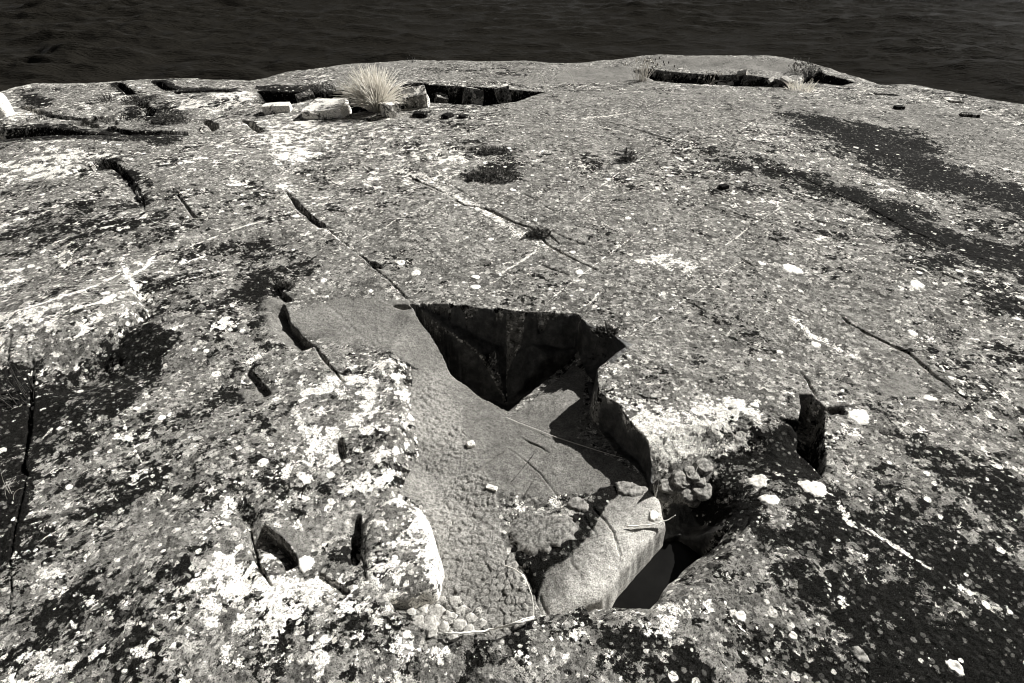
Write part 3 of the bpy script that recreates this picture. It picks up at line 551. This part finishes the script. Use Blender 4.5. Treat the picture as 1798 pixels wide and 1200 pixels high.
# ------------------------------------------------------------------ the bedrock: one sheet, finest where it lies near
fine = np.arange(-R(44), R(44), .00165); coarse = np.linspace(R(44), 2 * math.pi - R(44), 60)[:-1]
ang = np.concatenate([fine, coarse])
rad = np.concatenate([np.geomspace(.02, 1.42, 40)[:-1], np.geomspace(1.42, 9.7, 1180), np.geomspace(9.7, 60, 90)[1:]])
X, Y, Q = polar(ang, rad, 0, -1.0)
Zv, AT = surface(X, Y)
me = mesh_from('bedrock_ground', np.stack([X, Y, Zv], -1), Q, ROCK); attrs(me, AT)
ground = thing(link('bedrock_ground', me), 'pale lichen-spotted bedrock sloping to the dark lake', None, kind='structure')

# ------------------------------------------------------------------ the lake
WZ = -1.9
ang = np.concatenate([np.arange(-R(50), R(50), .0026), np.linspace(R(50), 2 * math.pi - R(50), 60)[:-1]])
rad = np.concatenate([np.geomspace(3, 12, 30)[:-1], np.geomspace(12, 70, 520), np.geomspace(70, 1500, 60)[1:]])
X, Y, Q = polar(ang, rad, 0, -1.0)
z = np.full(X.shape, WZ)
gust = .55 + .6 * fbm(X, Y * .6, .16, 3, 88)
for k in range(30):
    L = random.uniform(.8, 2.6); th = R(random.gauss(5, 12)); amp = .037 * L ** .9
    d = X * math.sin(th) + Y * math.cos(th) + L * .8 * fbm(X * .8, Y, .9 / L ** .5, 3, 200 + k)
    z += amp * gust * (1 - np.sqrt(.01 + np.sin(math.pi * d / L + random.uniform(0, 3.14)) ** 2)) * sst(-.3, .4, fbm(X * .45, Y, .5, 2, 260 + k))
me = mesh_from('lake_water', np.stack([X, Y, z], -1), Q, WATER)
thing(link('lake_water', me), 'dark rippled lake water beyond the rock', None, kind='structure')

# ------------------------------------------------------------------ builders for the things that lie and grow on the rock
def patch(name, px_poly, top, label, cat, tone, rnd=.06, step=.0045, jag=.02, cracks=(), skirt=.14, group=None):
    """a block of rock with an uneven outline: its own top, a rounded shoulder and sides that go down into the ground"""
    poly = np.array([P(a, b, c) for a, b, c in px_poly]); lo, hi = poly.min(0) - .03, poly.max(0) + .03
    gx, gy = np.arange(lo[0], hi[0], step), np.arange(lo[1], hi[1], step); X, Y = [m.ravel() for m in np.meshgrid(gx, gy)]
    wx, wy = X + jag * fbm(X, Y, 9, 3, 121), Y + jag * fbm(X, Y, 9, 3, 122)
    d = -sdf(poly, wx, wy); din = np.clip(d, 0, rnd)
    z = top(X, Y) - rnd * .75 * (1 - np.sqrt(np.clip(1 - (1 - din / rnd) ** 2, 0, 1)))
    z = z + .006 * fbm(X, Y, 11, 4, 123, .6) + .002 * fbm(X, Y, 50, 3, 124)
    for l, w, dep in cracks:
        dd, t = line_d(PL(l), X + .006 * fbm(X, Y, 25, 2, 125), Y + .006 * fbm(X, Y, 25, 2, 126)); z = z - dep * np.exp(-(dd / w) ** 2)
    z = np.where(d < 0, z - skirt * sst(0, -.012, d), z)
    nx, ny = len(gx), len(gy); i = np.arange(nx * ny).reshape(ny, nx)
    q = np.stack([i[:-1, :-1], i[:-1, 1:], i[1:, 1:], i[1:, :-1]], -1).reshape(-1, 4)
    q = q[(d[q] > -.016).all(1)]
    used = np.unique(q); m = np.full(nx * ny, -1); m[used] = np.arange(len(used))
    base = np.array([poly[:, 0].mean(), poly[:, 1].mean(), z[used].min()])
    me = mesh_from(name, np.stack([X, Y, z], -1)[used] - base, m[q], ROCK)
    A = {k: np.zeros(len(used)) for k in ATTRS}
    for k, v in tone(X[used], Y[used], d[used]).items(): A[k] = v * np.ones(len(used))
    attrs(me, A); return thing(link(name, me, base), label, cat, group)
def stone(name, px, py, size, rz, seed, label, cat='stone', group=None, round_=.25, sink=.2, tone=None, mat=None, tilt=(0, 0), loc=None, cuts=4, lump=.10):
    r = random.Random(seed); bm = bmesh.new(); bmesh.ops.create_cube(bm, size=2)
    for v in bm.verts: v.co = Vector([c * (1 + r.uniform(-.22, .12)) for c in v.co])
    bmesh.ops.subdivide_edges(bm, edges=bm.edges[:], cuts=cuts, use_grid_fill=True)
    M = Matrix.Rotation(rz, 4, 'Z') @ Matrix.Rotation(tilt[0], 4, 'X') @ Matrix.Rotation(tilt[1], 4, 'Y')
    co = np.array([v.co for v in bm.verts]); nn = co / np.linalg.norm(co, axis=1)[:, None]
    co = co * (1 - round_) + nn * 1.25 * round_
    co *= 1 + (lump * fbm(co[:, 0] + co[:, 2] * .7 + seed, co[:, 1] - co[:, 2] * .6, 1.3, 3, seed))[:, None]
    for v, c in zip(bm.verts, co): v.co = M @ Vector((c[0] * size[0] / 2, c[1] * size[1] / 2, c[2] * size[2] / 2 + size[2] * (.5 - sink)))
    me = bpy.data.meshes.new(name); bm.to_mesh(me); bm.free(); me.materials.append(mat or ROCK)
    me.polygons.foreach_set('use_smooth', np.full(len(me.polygons), round_ > .3, bool))
    A = {k: 0. for k in ATTRS}; A.update(tone or {}); attrs(me, A)
    return thing(link(name, me, loc if loc is not None else at(px, py)), label, cat, group)
def drape(x, y): return surface(np.asarray(x, float), np.asarray(y, float))[0]
def rosette(px, py, rx, label, mat, name='lichen_rosette', cat='lichen', group=None, lobes=9, thick=.004, seed=0, hz=None, ry=None):
    """a thin lobed thallus that follows the rock under it"""
    r = random.Random(seed + px * 7 + py); c = at(px, py) if hz is None else hz(px, py); n, k = 60, 7; ph = [r.uniform(0, 6.28) for _ in range(3)]
    co, f = [], []
    xs, ys, hs = [c.x], [c.y], [thick * .5]
    for j in range(1, k + 1):
        for i in range(n):
            a = 2 * math.pi * i / n; u = j / k
            w = 1 + u * (.055 * math.sin(lobes * a + ph[0]) + .13 * math.sin(2 * a + ph[1]) + .10 * math.sin(3 * a + ph[2]) + .05 * math.sin((lobes * 2 + 3) * a + ph[1]) + r.uniform(-.08, .08))
            xs.append(c.x + rx * u * w * math.cos(a)); ys.append(c.y + (ry or rx) * u * w * math.sin(a))
            hs.append(thick * (.55 + .45 * math.sin(u * 2.6)) if j < k else -.002)
    xs, ys = np.array(xs), np.array(ys); zs = (drape(xs, ys) if hz is None else hz.z(xs, ys)) + np.array(hs)
    co = np.stack([xs, ys, zs], -1) - np.array(c)
    f = [(0, 1 + i, 1 + (i + 1) % n) for i in range(n)]
    for j in range(k - 1):
        for i in range(n):
            a, b = 1 + j * n + i, 1 + j * n + (i + 1) % n; f.append((a, a + n, b + n, b))
    return thing(link(name, mesh_from(name, co, f, mat), c), label, cat, group)
class Tubes:
    def __init__(s): s.co, s.f = [], []
    def add(s, pts, r0, r1=None, sides=4, flat=1.):
        pts = [Vector(p) for p in pts]; r1 = r0 if r1 is None else r1; n = len(pts); b0 = len(s.co)
        for i, p in enumerate(pts):
            t = (pts[min(i + 1, n - 1)] - pts[max(i - 1, 0)]).normalized()
            u = t.cross(Vector((0, 0, 1)) if abs(t.z) < .95 else Vector((1, 0, 0))).normalized(); w = t.cross(u); rr = r0 + (r1 - r0) * i / (n - 1)
            for k in range(sides):
                a = 2 * math.pi * k / sides; s.co.append(p + u * math.cos(a) * rr + w * math.sin(a) * rr * flat)
        for i in range(n - 1):
            for k in range(sides):
                a, b = b0 + i * sides + k, b0 + i * sides + (k + 1) % sides; s.f.append((a, b, b + sides, a + sides))
        s.f.append(tuple(b0 + k for k in range(sides))[::-1]); s.f.append(tuple(b0 + (n - 1) * sides + k for k in range(sides)))
    def ball(s, c, r, rz=1.):
        b0 = len(s.co); c = Vector(c)
        for j in range(5):
            th = math.pi * (j + .02) / 4.04
            for k in range(6): s.co.append(c + Vector((r * math.sin(th) * math.cos(k * 1.0472), r * math.sin(th) * math.sin(k * 1.0472), rz * r * math.cos(th))))
        for j in range(4):
            for k in range(6):
                a, b = b0 + j * 6 + k, b0 + j * 6 + (k + 1) % 6; s.f.append((a, a + 6, b + 6, b))
    def leaf(s, c, d, L, W_):
        c, d = Vector(c), Vector(d).normalized(); u = d.cross(Vector((random.gauss(0, 1), random.gauss(0, 1), random.gauss(0, 1)))).normalized(); w = d.cross(u) * W_ * .25
        b0 = len(s.co); s.co += [c, c + d * L * .5 + u * W_ / 2 + w, c + d * L, c + d * L * .5 - u * W_ / 2 + w]; s.f += [(b0, b0 + 1, b0 + 2), (b0, b0 + 2, b0 + 3)]
    def build(s, name, mat, loc=None, parent=None, smooth=True):
        o = link(name, mesh_from(name, s.co, s.f, mat, smooth), loc)
        if parent: o.parent = parent
        return o
STRAW = simple('bleached_straw', .55, .85, 60.); PALE = simple('pale_grass', .5, .8, 50., thin=.45); SNOWG = simple('white_grass', .85, .96, 50., thin=.5); DARKP = simple('dark_leaf', .02, .08, 60., thin=.2); GREYP = simple('grey_stem', .12, .3, 60.)
WLICH = simple('white_lichen', .55, .88, 70., bump=.004); GLICH = simple('grey_lichen', .05, .36, 75., bump=.01); MOSS = simple('dry_moss', .08, .42, 70., bump=.02); CLOD = simple('dry_mud_clod', .22, .5, 90., bump=.008)
POOL = simple('dark_pool_water', .004, .007, 5., .25, .1)

# ------------------------------------------------------------------ pool in the cleft
p = PL([(1010, 1080), (1040, 1010), (1140, 850), (1230, 840), (1320, 925), (1220, 1040), (1150, 1110)]); pz = -.235
me = mesh_from('pool_water', [(x, y, pz) for x, y in p], [tuple(range(len(p)))[::-1]], POOL)
o = thing(link('pool_water', me), 'still dark pool in the cleft beside the smooth slab', None, kind='structure')

# ------------------------------------------------------------------ blocks and stones
def slab_top(X, Y):
    c = P(1030, 960, -.1); q = (X - c[0]) * .75 - (Y - c[1]) * .66          # grows towards the pool
    return -.100 - .06 * np.clip(q - .06, 0, 1) ** 1.5 - .02 * np.clip(-(X - c[0]) * .66 - (Y - c[1]) * .75, -.3, .3) - .26 * np.clip(-(X - c[0]) - .08, 0, .25) + .0 * X
def slab_tone(X, Y, d):
    c = P(1030, 960, -.1); q = (X - c[0]) * .75 - (Y - c[1]) * .66 + .03 * fbm(X, Y, 8, 3, 131)
    return {'bare': .95 * sst(-.065, .015, q), 'dark': .5 * sst(.05, -.02, q) * sst(-.14, -.04, q) + .2, 'white': .0 + .15 * sst(.05, .2, q), 'pale': .2 + .8 * sst(-.02, .10, q)}
sz = -.09
slab = patch('rock_slab', [(x, y, sz) for x, y in [(872, 866), (905, 876), (960, 884), (1015, 872), (1048, 846), (1100, 842), (1140, 846), (1164, 868), (1172, 918), (1112, 985), (1062, 1042), (1000, 1066), (938, 1092), (938, 1044), (918, 990), (890, 962), (884, 910)]], slab_top,
             'long smooth grey slab with a bright bare flank beside the dark pool', 'rock slab', slab_tone, rnd=.035,
             cracks=[([(1046, 862), (1084, 906), (1094, 945)], .0025, .012), ([(1030, 880), (1052, 912)], .003, .008), ([(1000, 905), (1008, 960), (1026, 990)], .002, .007), ([(950, 1010), (966, 1050), (984, 1068)], .0025, .012), ([(1066, 920), (1100, 985)], .002, .004), ([(1026, 924), (1075, 912), (1160, 900)], .002, .004)])
def block_top(X, Y):
    c = P(690, 960, 0); return .028 - .10 * np.clip(X - c[0], -.04, 1) + .0 * Y
patch('rock_block', [(x, y, .02) for x, y in [(634, 906), (668, 884), (702, 871), (738, 888), (762, 930), (769, 980), (757, 1022), (728, 1044), (680, 1052), (642, 1062), (634, 1000)]], block_top,
      'pale rounded block split off along a dark upright crack left of the mud', 'rock block', lambda X, Y, d: {'white': .28 + .35 * sst(.06, .0, d)}, rnd=.05)
stone('rock_block', 577, 200, (.40, .42, .13), .05, 3, 'bright white squared block at the near rim of the dark trench', 'rock block', tone={'white': .62}, round_=.22, sink=.3, cuts=8)
stone('boulder', -4, 205, (.26, .26, .27), .3, 5, 'white rounded boulder at the shore by the left border', 'boulder', tone={'white': 1.}, round_=.6, sink=.15, cuts=8)
stone('stone', 688, 204, (.16, .14, .13), .55, 6, 'small upright stone with one dark face at the foot of the white grass tuft', tone={'white': .45}, round_=.1, sink=.1)
stone('stone', 490, 196, (.28, .14, .09), .1, 8, 'flat wedge of pale stone left of the white squared block', tone={'white': .7}, round_=.12, sink=.2)
for k, (x, y, w) in enumerate([(738, 205, .13), (786, 207, .12), (812, 207, .08)]):
    stone('stone', x, y, (w, w * .7, w * .38), k, 20 + k, ['dark flat stone right of the grass tuft, leftmost of three', 'dark chunky stone in the middle of three below the trench', 'smallest dark stone of three below the trench, the one to the right'][k], group='dark stones below the trench', tone={'dark': .7}, round_=.35)
for k, (x, y, w, t) in enumerate([(1268, 148, .16, .5), (1284, 146, .13, -.4), (1300, 143, .12, .8), (1352, 148, .10, -.7), (1378, 150, .12, .3)]):
    stone('stone', x, y, (w, w * .55, w * .35), k * 1.3, 30 + k, ['long bright shard lying in the far right trench', 'bright shard crossing the long one in the far right trench', 'short bright shard right of two others in the far trench', 'thin pale flake standing in the far right trench', 'pale flake under the right end of the far trench'][k], group='shards in the far right trench', tone={'white': .8}, round_=.08, tilt=(t, .3))
for k, (x, y, w, h) in enumerate([(735, 186, .26, .2), (772, 182, .2, .22), (828, 184, .22, .2), (884, 176, .2, .16), (540, 176, .2, .15)]):
    stone('rock_block', x, y, (w, w * .7, h), k * 1.7, 70 + k, ['broken grey block in the near trench just right of the white tuft', 'upright grey block in the near trench, second right of the white tuft', 'grey block in the near trench above the smallest dark stone', 'small grey block near the right end of the near trench', 'grey block in the trench behind the flat pale stone'][k], 'rock block', 'broken blocks in the near trench', tone={'white': .25}, round_=.1, tilt=(.2, -.2), cuts=6)
stone('stone', 1271, 330, (.07, .05, .025), .4, 44, 'small dark stone alone on the pale rock right of centre', tone={'dark': 1.2}, round_=.15)
stone('stone', 1578, 191, (.10, .07, .035), .2, 45, 'dark lump of stone at the joint near the right shore', tone={'dark': .5}, round_=.3)
stone('stone', 1702, 204, (.16, .09, .03), -.2, 46, 'low dark stone with a pale top near the right shore', tone={'dark': .2}, round_=.2)
stone('rock_block', 1676, 181, (.34, .24, .08), -.25, 47, 'low squared pale block on the right shore edge', 'rock block', tone={'white': .3}, round_=.12, cuts=6)
stone('stone', 827, 783, (.035, .028, .022), .4, 48, 'small white stone between the mud and the bare floor', tone={'white': 1.}, round_=.35)
stone('stone', 864, 858, (.042, .02, .012), -.3, 49, 'thin pale chip at the lower corner of the bare floor', tone={'white': 1.}, round_=.2)
# ------------------------------------------------------------------ dry mud and moss lumps
CL = [(742, 1062, 24), (766, 1070, 22), (722, 1072, 18), (790, 1078, 26), (812, 1070, 18), (757, 1090, 24), (780, 1098, 22), (806, 1096, 20), (828, 1084, 18), (735, 1086, 18), (795, 1112, 22), (824, 1104, 15), (760, 1108, 16), (840, 1070, 14), (800, 1052, 15), (775, 1050, 14), (748, 1042, 14), (845, 1092, 13)]
PLACE = ['by the toe of the split block', 'in the middle of the heap', 'at the left end of the heap', 'largest in the heap', 'near the top of the heap', 'under the middle of the heap', 'above the end of the straw', 'right of the straw end', 'at the right side of the heap', 'low on the left of the heap', 'touching the tip of the pale straw', 'just above the pale straw', 'left of the straw tip', 'small, at the right edge of the heap', 'small, highest of the heap', 'small, below the upright grass blade', 'small, against the side of the split block', 'smallest, at the far right of the heap']
for k, (x, y, w) in enumerate(CL):
    m = size_px(x, y) * w * (.75 + .5 * ((k * 37) % 10) / 10); stone('mud_clod', x, y + w * .3, (m, m * .9, m * .42), k * .9, 80 + k, 'pale dry mud clod ' + PLACE[k], 'mud clod', 'pale mud clods at the near end of the mud', round_=.6, sink=.42, mat=CLOD, cuts=6, lump=.5)
ML = [(1172, 846, 34), (1196, 836, 36), (1214, 826, 30), (1236, 812, 34), (1224, 836, 28), (1206, 858, 36), (1232, 852, 38), (1216, 874, 26), (1160, 866, 24)]
MP = ['under the tip of the dark wall', 'with a twig beside it', 'above the middle of the row', 'highest and roundest, against the white slope', 'in the middle of the row', 'cracked, left of the lowest ones', 'largest, at the right of the row', 'lowest, above the dark pool', 'at the corner of the smooth slab']
for k, (x, y, w) in enumerate(ML):
    m = size_px(x, y) * w; stone('moss_cushion', x, y + w * .25, (m * .9, m * .8, m * .3), k * .7, 120 + k, 'dry cracked moss cushion ' + MP[k], 'moss', 'moss cushions below the white slope', round_=.6, sink=.3, mat=MOSS, cuts=8, lump=.4)

# ------------------------------------------------------------------ rosettes of lichen that stand out one by one
LR = [(703, 462, 9, 'white disc lichen left of centre above the pit rim'), (730, 480, 10, 'white disc lichen just above the left end of the pit rim'), (835, 487, 8, 'white disc lichen above the middle of the pit rim'), (835, 504, 9, 'white disc lichen nearest the pit rim'),
      (1017, 479, 9, 'white disc lichen above the right corner of the pit'), (1005, 444, 6, 'small white disc lichen at the end of the long crack'), (1390, 473, 18, 'wide white lichen patch right of centre on the pale rock'), (1336, 464, 8, 'small white lichen left of the wide white one'), (1508, 732, 21, 'large white lichen right of the dark slot'),
      (1432, 606, 10, 'white lichen below the pale line on the right rock'), (1602, 586, 10, 'flat white lichen near the dark joint at right'), (1632, 700, 11, 'white lichen right of the smooth grey patch'), (1330, 846, 18, 'white lichen high on the dark bank above the pool'), (1351, 878, 16, 'white lichen low on the dark bank above the pool'), (1430, 858, 22, 'long white lichen under the dark slot'),
      (537, 990, 17, 'bright white lichen at the tip of the dark notch'), (1677, 1172, 14, 'white disc lichen near the lower right corner'), (1300, 1083, 11, 'round white lichen on the near right rock'), (1392, 1117, 8, 'small white lichen beside the grey disc'), (1325, 712, 8, 'small white lichen at the top of the white slope'), (1610, 500, 14, 'pale lichen patch at the end of the right joint')]
for k, (x, y, w, lb) in enumerate(LR): rosette(x, y, w * size_px(x, y) * .95, lb, WLICH, seed=k, lobes=[7, 9, 8, 11][k % 4], thick=.003)
rosette(1510, 1151, 14 * size_px(1510, 1151), 'grey disc lichen with a pale rim on the dark rock', GLICH, seed=50)
class OnSlab:
    def __call__(s, px, py):
        w = P(px, py, sz); return Vector((w[0], w[1], float(slab_top(np.array([w[0]]), np.array([w[1]]))[0])))
    def z(s, X, Y): return slab_top(X, Y) + .006 * fbm(X, Y, 11, 4, 123, .6) + .002 * fbm(X, Y, 50, 3, 124) + .002
ON = OnSlab()
rosette(950, 925, .105, 'large lobed grey lichen spread over the smooth slab', GLICH, hz=ON, lobes=13, thick=.0045, seed=60, ry=.085)
rosette(1105, 858, .055, 'grey lichen on the slab corner nearest the pit wall', GLICH, hz=ON, lobes=10, thick=.006, seed=61, ry=.03)
rosette(1015, 884, .035, 'small grey lichen between two notches of the slab', GLICH, hz=ON, lobes=8, thick=.006, seed=62, ry=.03)
rosette(905, 985, .035, 'grey lichen by the arched straw at the slab edge', GLICH, lobes=8, thick=.006, seed=63)
rosette(1148, 905, .018, 'pale lichen at the slab tip above the twig', WLICH, hz=ON, lobes=8, thick=.003, seed=64, ry=.02)

# ------------------------------------------------------------------ grasses and small plants
def tuft(px, py, h_px, n, lean, spread, label, cat='grass tuft', mat=None, r=.0016, droop=.5, name='grass_tuft', heads=None, group=None, base=.035, out=(0, 0)):
    c = at(px, py); m = size_px(px, py); H = h_px * m; rr = random.Random(px * 31 + py); T = Tubes()
    for i in range(n):
        a = rr.uniform(0, 6.283); b = abs(rr.gauss(0, .5)); L = H * rr.uniform(.55, 1.08)
        d = Vector((math.cos(a) * b * spread + lean[0], math.sin(a) * b * spread + lean[1], 1)).normalized(); q = Vector((math.cos(a) * rr.uniform(0, base), math.sin(a) * rr.uniform(0, base), -.01)); pts = [q]
        for k in range(5):
            d = (d + Vector((d.x, d.y, 0)) * droop * .22 + Vector((rr.gauss(0, .03), rr.gauss(0, .03), -droop * .10 * k * min(1, b * 2)))).normalized(); pts.append(pts[-1] + d * L / 5)
        T.add(pts, r * rr.uniform(.7, 1.2), r * .25, 3)
        if heads and rr.random() < heads[0]: T.ball(pts[-1], heads[1], 1.6)
    o = T.build(name, mat or PALE, c)
    return thing(o, label, cat, group)
tuft(662, 196, 74, 900, (-.10, -.02), .95, 'large white fountain of grass in front of the dark trench', 'grass tuft', SNOWG, .0044, .55, base=.06)
tuft(690, 190, 48, 150, (.32, 0), .9, 'lower spray of pale grass on the right side of the big tuft', 'grass tuft', PALE, .003, .5, base=.05)
tuft(1126, 142, 36, 46, (.0, 0), .55, 'pale tall grass clump on the far rock, left of the far trench', 'grass tuft', PALE, .0034, .35, heads=(.5, .008, 0), base=.08)
tuft(1152, 142, 26, 14, (.15, 0), .8, 'sparse dark stalks with seed heads right of the pale clump', 'plant', GREYP, .0022, .5, name='seed_stalks', heads=(.9, .010, 1), base=.12)
tuft(1246, 150, 22, 40, (0, 0), 1.2, 'small branching grey plant at the near rim of the far trench', 'plant', PALE, .002, .6, name='rock_plant', heads=(.4, .008, 0), base=.04)
tuft(1406, 158, 20, 90, (0, 0), 1.3, 'bright low grass clump at the right end of the far trench', 'grass tuft', SNOWG, .0034, .5, base=.16)
tuft(1402, 128, 22, 70, (-.1, 0), 1.0, 'fuzzy grey bush on the crest above the bright clump', 'plant', GREYP, .002, .4, name='rock_plant', heads=(.5, .009, 0), base=.10)
tuft(1428, 154, 12, 50, (.2, 0), 1.2, 'dark low grass right of the bright clump', 'grass tuft', GREYP, .002, .5, base=.08)
tuft(1098, 282, 26, 5, (.05, 0), .35, 'thin dark stem with narrow leaves standing on the pale rock', 'plant', DARKP, .0016, .2, name='rock_plant', heads=(.8, .007, 1), base=.03)
tuft(1024, 300, 24, 4, (0, 0), .3, 'two faint pale stems left of the dark stem', 'grass blades', PALE, .0012, .2, name='sparse_grass', base=.03)
tuft(720, 112, 14, 4, (.1, 0), .8, 'tiny dark sprig on the crest above the grass tuft', 'plant', DARKP, .002, .3, name='rock_plant', heads=(.9, .01, 1))
tuft(1634, 154, 14, 5, (-.1, 0), .9, 'tiny dry sprig on the right shore crest', 'plant', GREYP, .0018, .4, name='rock_plant')
tuft(1682, 172, 16, 4, (-.2, 0), .6, 'single leaning stem on the squared block at the right shore', 'plant', GREYP, .0018, .3, name='rock_plant')
tuft(60, 212, 18, 40, (.1, 0), .9, 'dark tuft beside the white boulder', 'grass tuft', DARKP, .0025, .5, base=.12)
tuft(188, 176, 16, 60, (0, 0), 1.2, 'dark ragged tuft in the hollow of the left ledge', 'grass tuft', DARKP, .003, .5, base=.09)
tuft(190, 296, 22, 60, (0, 0), .9, 'dark tuft at the bend of the left step', 'grass tuft', DARKP, .0025, .5, base=.12)
tuft(40, 700, 70, 16, (.0, 0), .5, 'dark stalks growing from the crack at the left border', 'plant', DARKP, .003, .3, name='dark_stalks', base=.06)
tuft(8, 880, 60, 5, (.1, 0), .6, 'few bent pale blades at the left border', 'grass blades', PALE, .0012, .9, name='sparse_grass', base=.03)
tuft(788, 1046, 38, 1, (.08, 0), .15, 'single upright dry blade in the cracked mud', 'grass blades', STRAW, .0012, .2, name='sparse_grass', base=.006)
def arch(pts, label, r, mat=STRAW, name='dry_straw', cat='straw', lift=None, slab_=False, r1=None):
    """a stem laid over the rock through the points given (photo position, height above the rock)"""
    w = []
    for x, y, h in pts:
        p = ON(x, y) if slab_ else at(x, y)
        w.append(p + Vector((0, 0, h)))
    q = []
    for i in range(len(w) - 1):
        a, b, c, d = w[max(i - 1, 0)], w[i], w[i + 1], w[min(i + 2, len(w) - 1)]
        for k in range(6):
            t = k / 6; q.append(.5 * ((2 * b) + (c - a) * t + (2 * a - 5 * b + 4 * c - d) * t * t + (3 * b - a - 3 * c + d) * t ** 3))
    q.append(w[-1]); rj = random.Random(len(label)); q = [p + Vector((rj.gauss(0, r * .35), rj.gauss(0, r * .35), abs(rj.gauss(0, r * .3)))) if 0 < i_ < len(q) - 1 else p for i_, p in enumerate(q)]; base = w[0].copy(); T = Tubes(); T.add([p - base for p in q], r, r1 or r * .6, 5); return thing(T.build(name, mat, base), label, cat)
arch([(884, 975, .006), (912, 1000, .035), (930, 1036, .05), (937, 1066, .035), (934, 1090, .012)], 'thin arched straw beside the grey slab', .0018, slab_=True)
arch([(936, 1090, .012), (905, 1100, .014), (860, 1110, .012), (815, 1116, .012), (780, 1117, .012)], 'pale straw lying at the near end of the mud', .0034, r1=.0022)
arch([(938, 1086, .012), (918, 1094, .02), (885, 1104, .016)], 'short frayed straw lying across the pale one', .0022)
arch([(1100, 925, .008), (1140, 923, .010), (1168, 917, .012), (1184, 912, .03)], 'bent twig on the bright flank of the slab', .0026, slab_=True)
arch([(888, 735, .006), (940, 756, .007), (1000, 778, .007), (1092, 806, .006)], 'long thin stem lying across the bare pit floor', .0015)
arch([(938, 798, .005), (920, 822, .006), (898, 848, .005)], 'dark twig lying low on the bare pit floor', .0016, DARKP, 'twig', 'twig')
arch([(1010, 156, .02), (1000, 150, .12), (985, 150, .14), (968, 156, .03)], 'dry stem arched over the far crest', .0022, PALE, 'arched_grass', 'grass')
arch([(958, 158, .01), (945, 150, .13), (925, 145, .03)], 'bent stem on the far crest above the trench end', .0022, PALE, 'arched_grass', 'grass')
arch([(1215, 846, .03), (1222, 832, .05), (1230, 818, .07)], 'pale twig sticking out between the moss cushions', .002, STRAW, 'twig', 'twig')
HEATH = simple('dry_heath', .03, .13, 60., thin=.2)
# low dark heath plants
def cushion(px, py, w_px, h, n, label, seed, sq=.55, cat='plant'):
    c = at(px, py); m = size_px(px, py); w = w_px * m / 2; r = random.Random(seed); T = Tubes()
    for i in range(n):
        a = r.uniform(0, 6.283); u = math.sqrt(r.random()); x, y = w * u * math.cos(a), w * sq * u * math.sin(a)
        zt = h * (1 - u * u) * r.uniform(.2, 1); z0 = Z(c.x + x, c.y + y) - c.z if i % 4 == 0 else 0
        T.leaf((x, y, z0 + zt), (r.gauss(0, 1), r.gauss(0, 1), abs(r.gauss(0, .8)) + .2), r.uniform(.018, .045), r.uniform(.006, .014))
        if i % 9 == 0: T.add([(x * .6, y * .6, 0), (x, y, z0 + zt)], .0014, .0008, 3)
    return thing(T.build('heath_cushion', HEATH, c), label, cat, 'dark heath cushions in hollows of the rock')
cushion(866, 312, 92, .04, 520, 'wide dark heath cushion in the middle of the far rock', 1)
cushion(866, 270, 56, .03, 150, 'smaller dark heath cushion just beyond the wide one', 2)
cushion(946, 414, 40, .03, 160, 'dark leafy cushion sitting on the long crack', 3)
cushion(302, 216, 70, .10, 400, 'dark heath cushion on the broken left ledge', 4)
cushion(240, 186, 50, .10, 300, 'dark heath cushion in the notch of the left shore', 5)
cushion(560, 168, 70, .10, 400, 'dark heath plants behind the white squared block', 6)
cushion(1062, 590, 40, .03, 240, 'dark ragged plants along the recess right of the pit', 7)
cushion(1102, 283, 26, .05, 120, 'little dark cushion at the foot of the thin stem', 8)
cushion(500, 505, 30, .02, 120, 'small dark sprigs at the head of the crevice', 9)
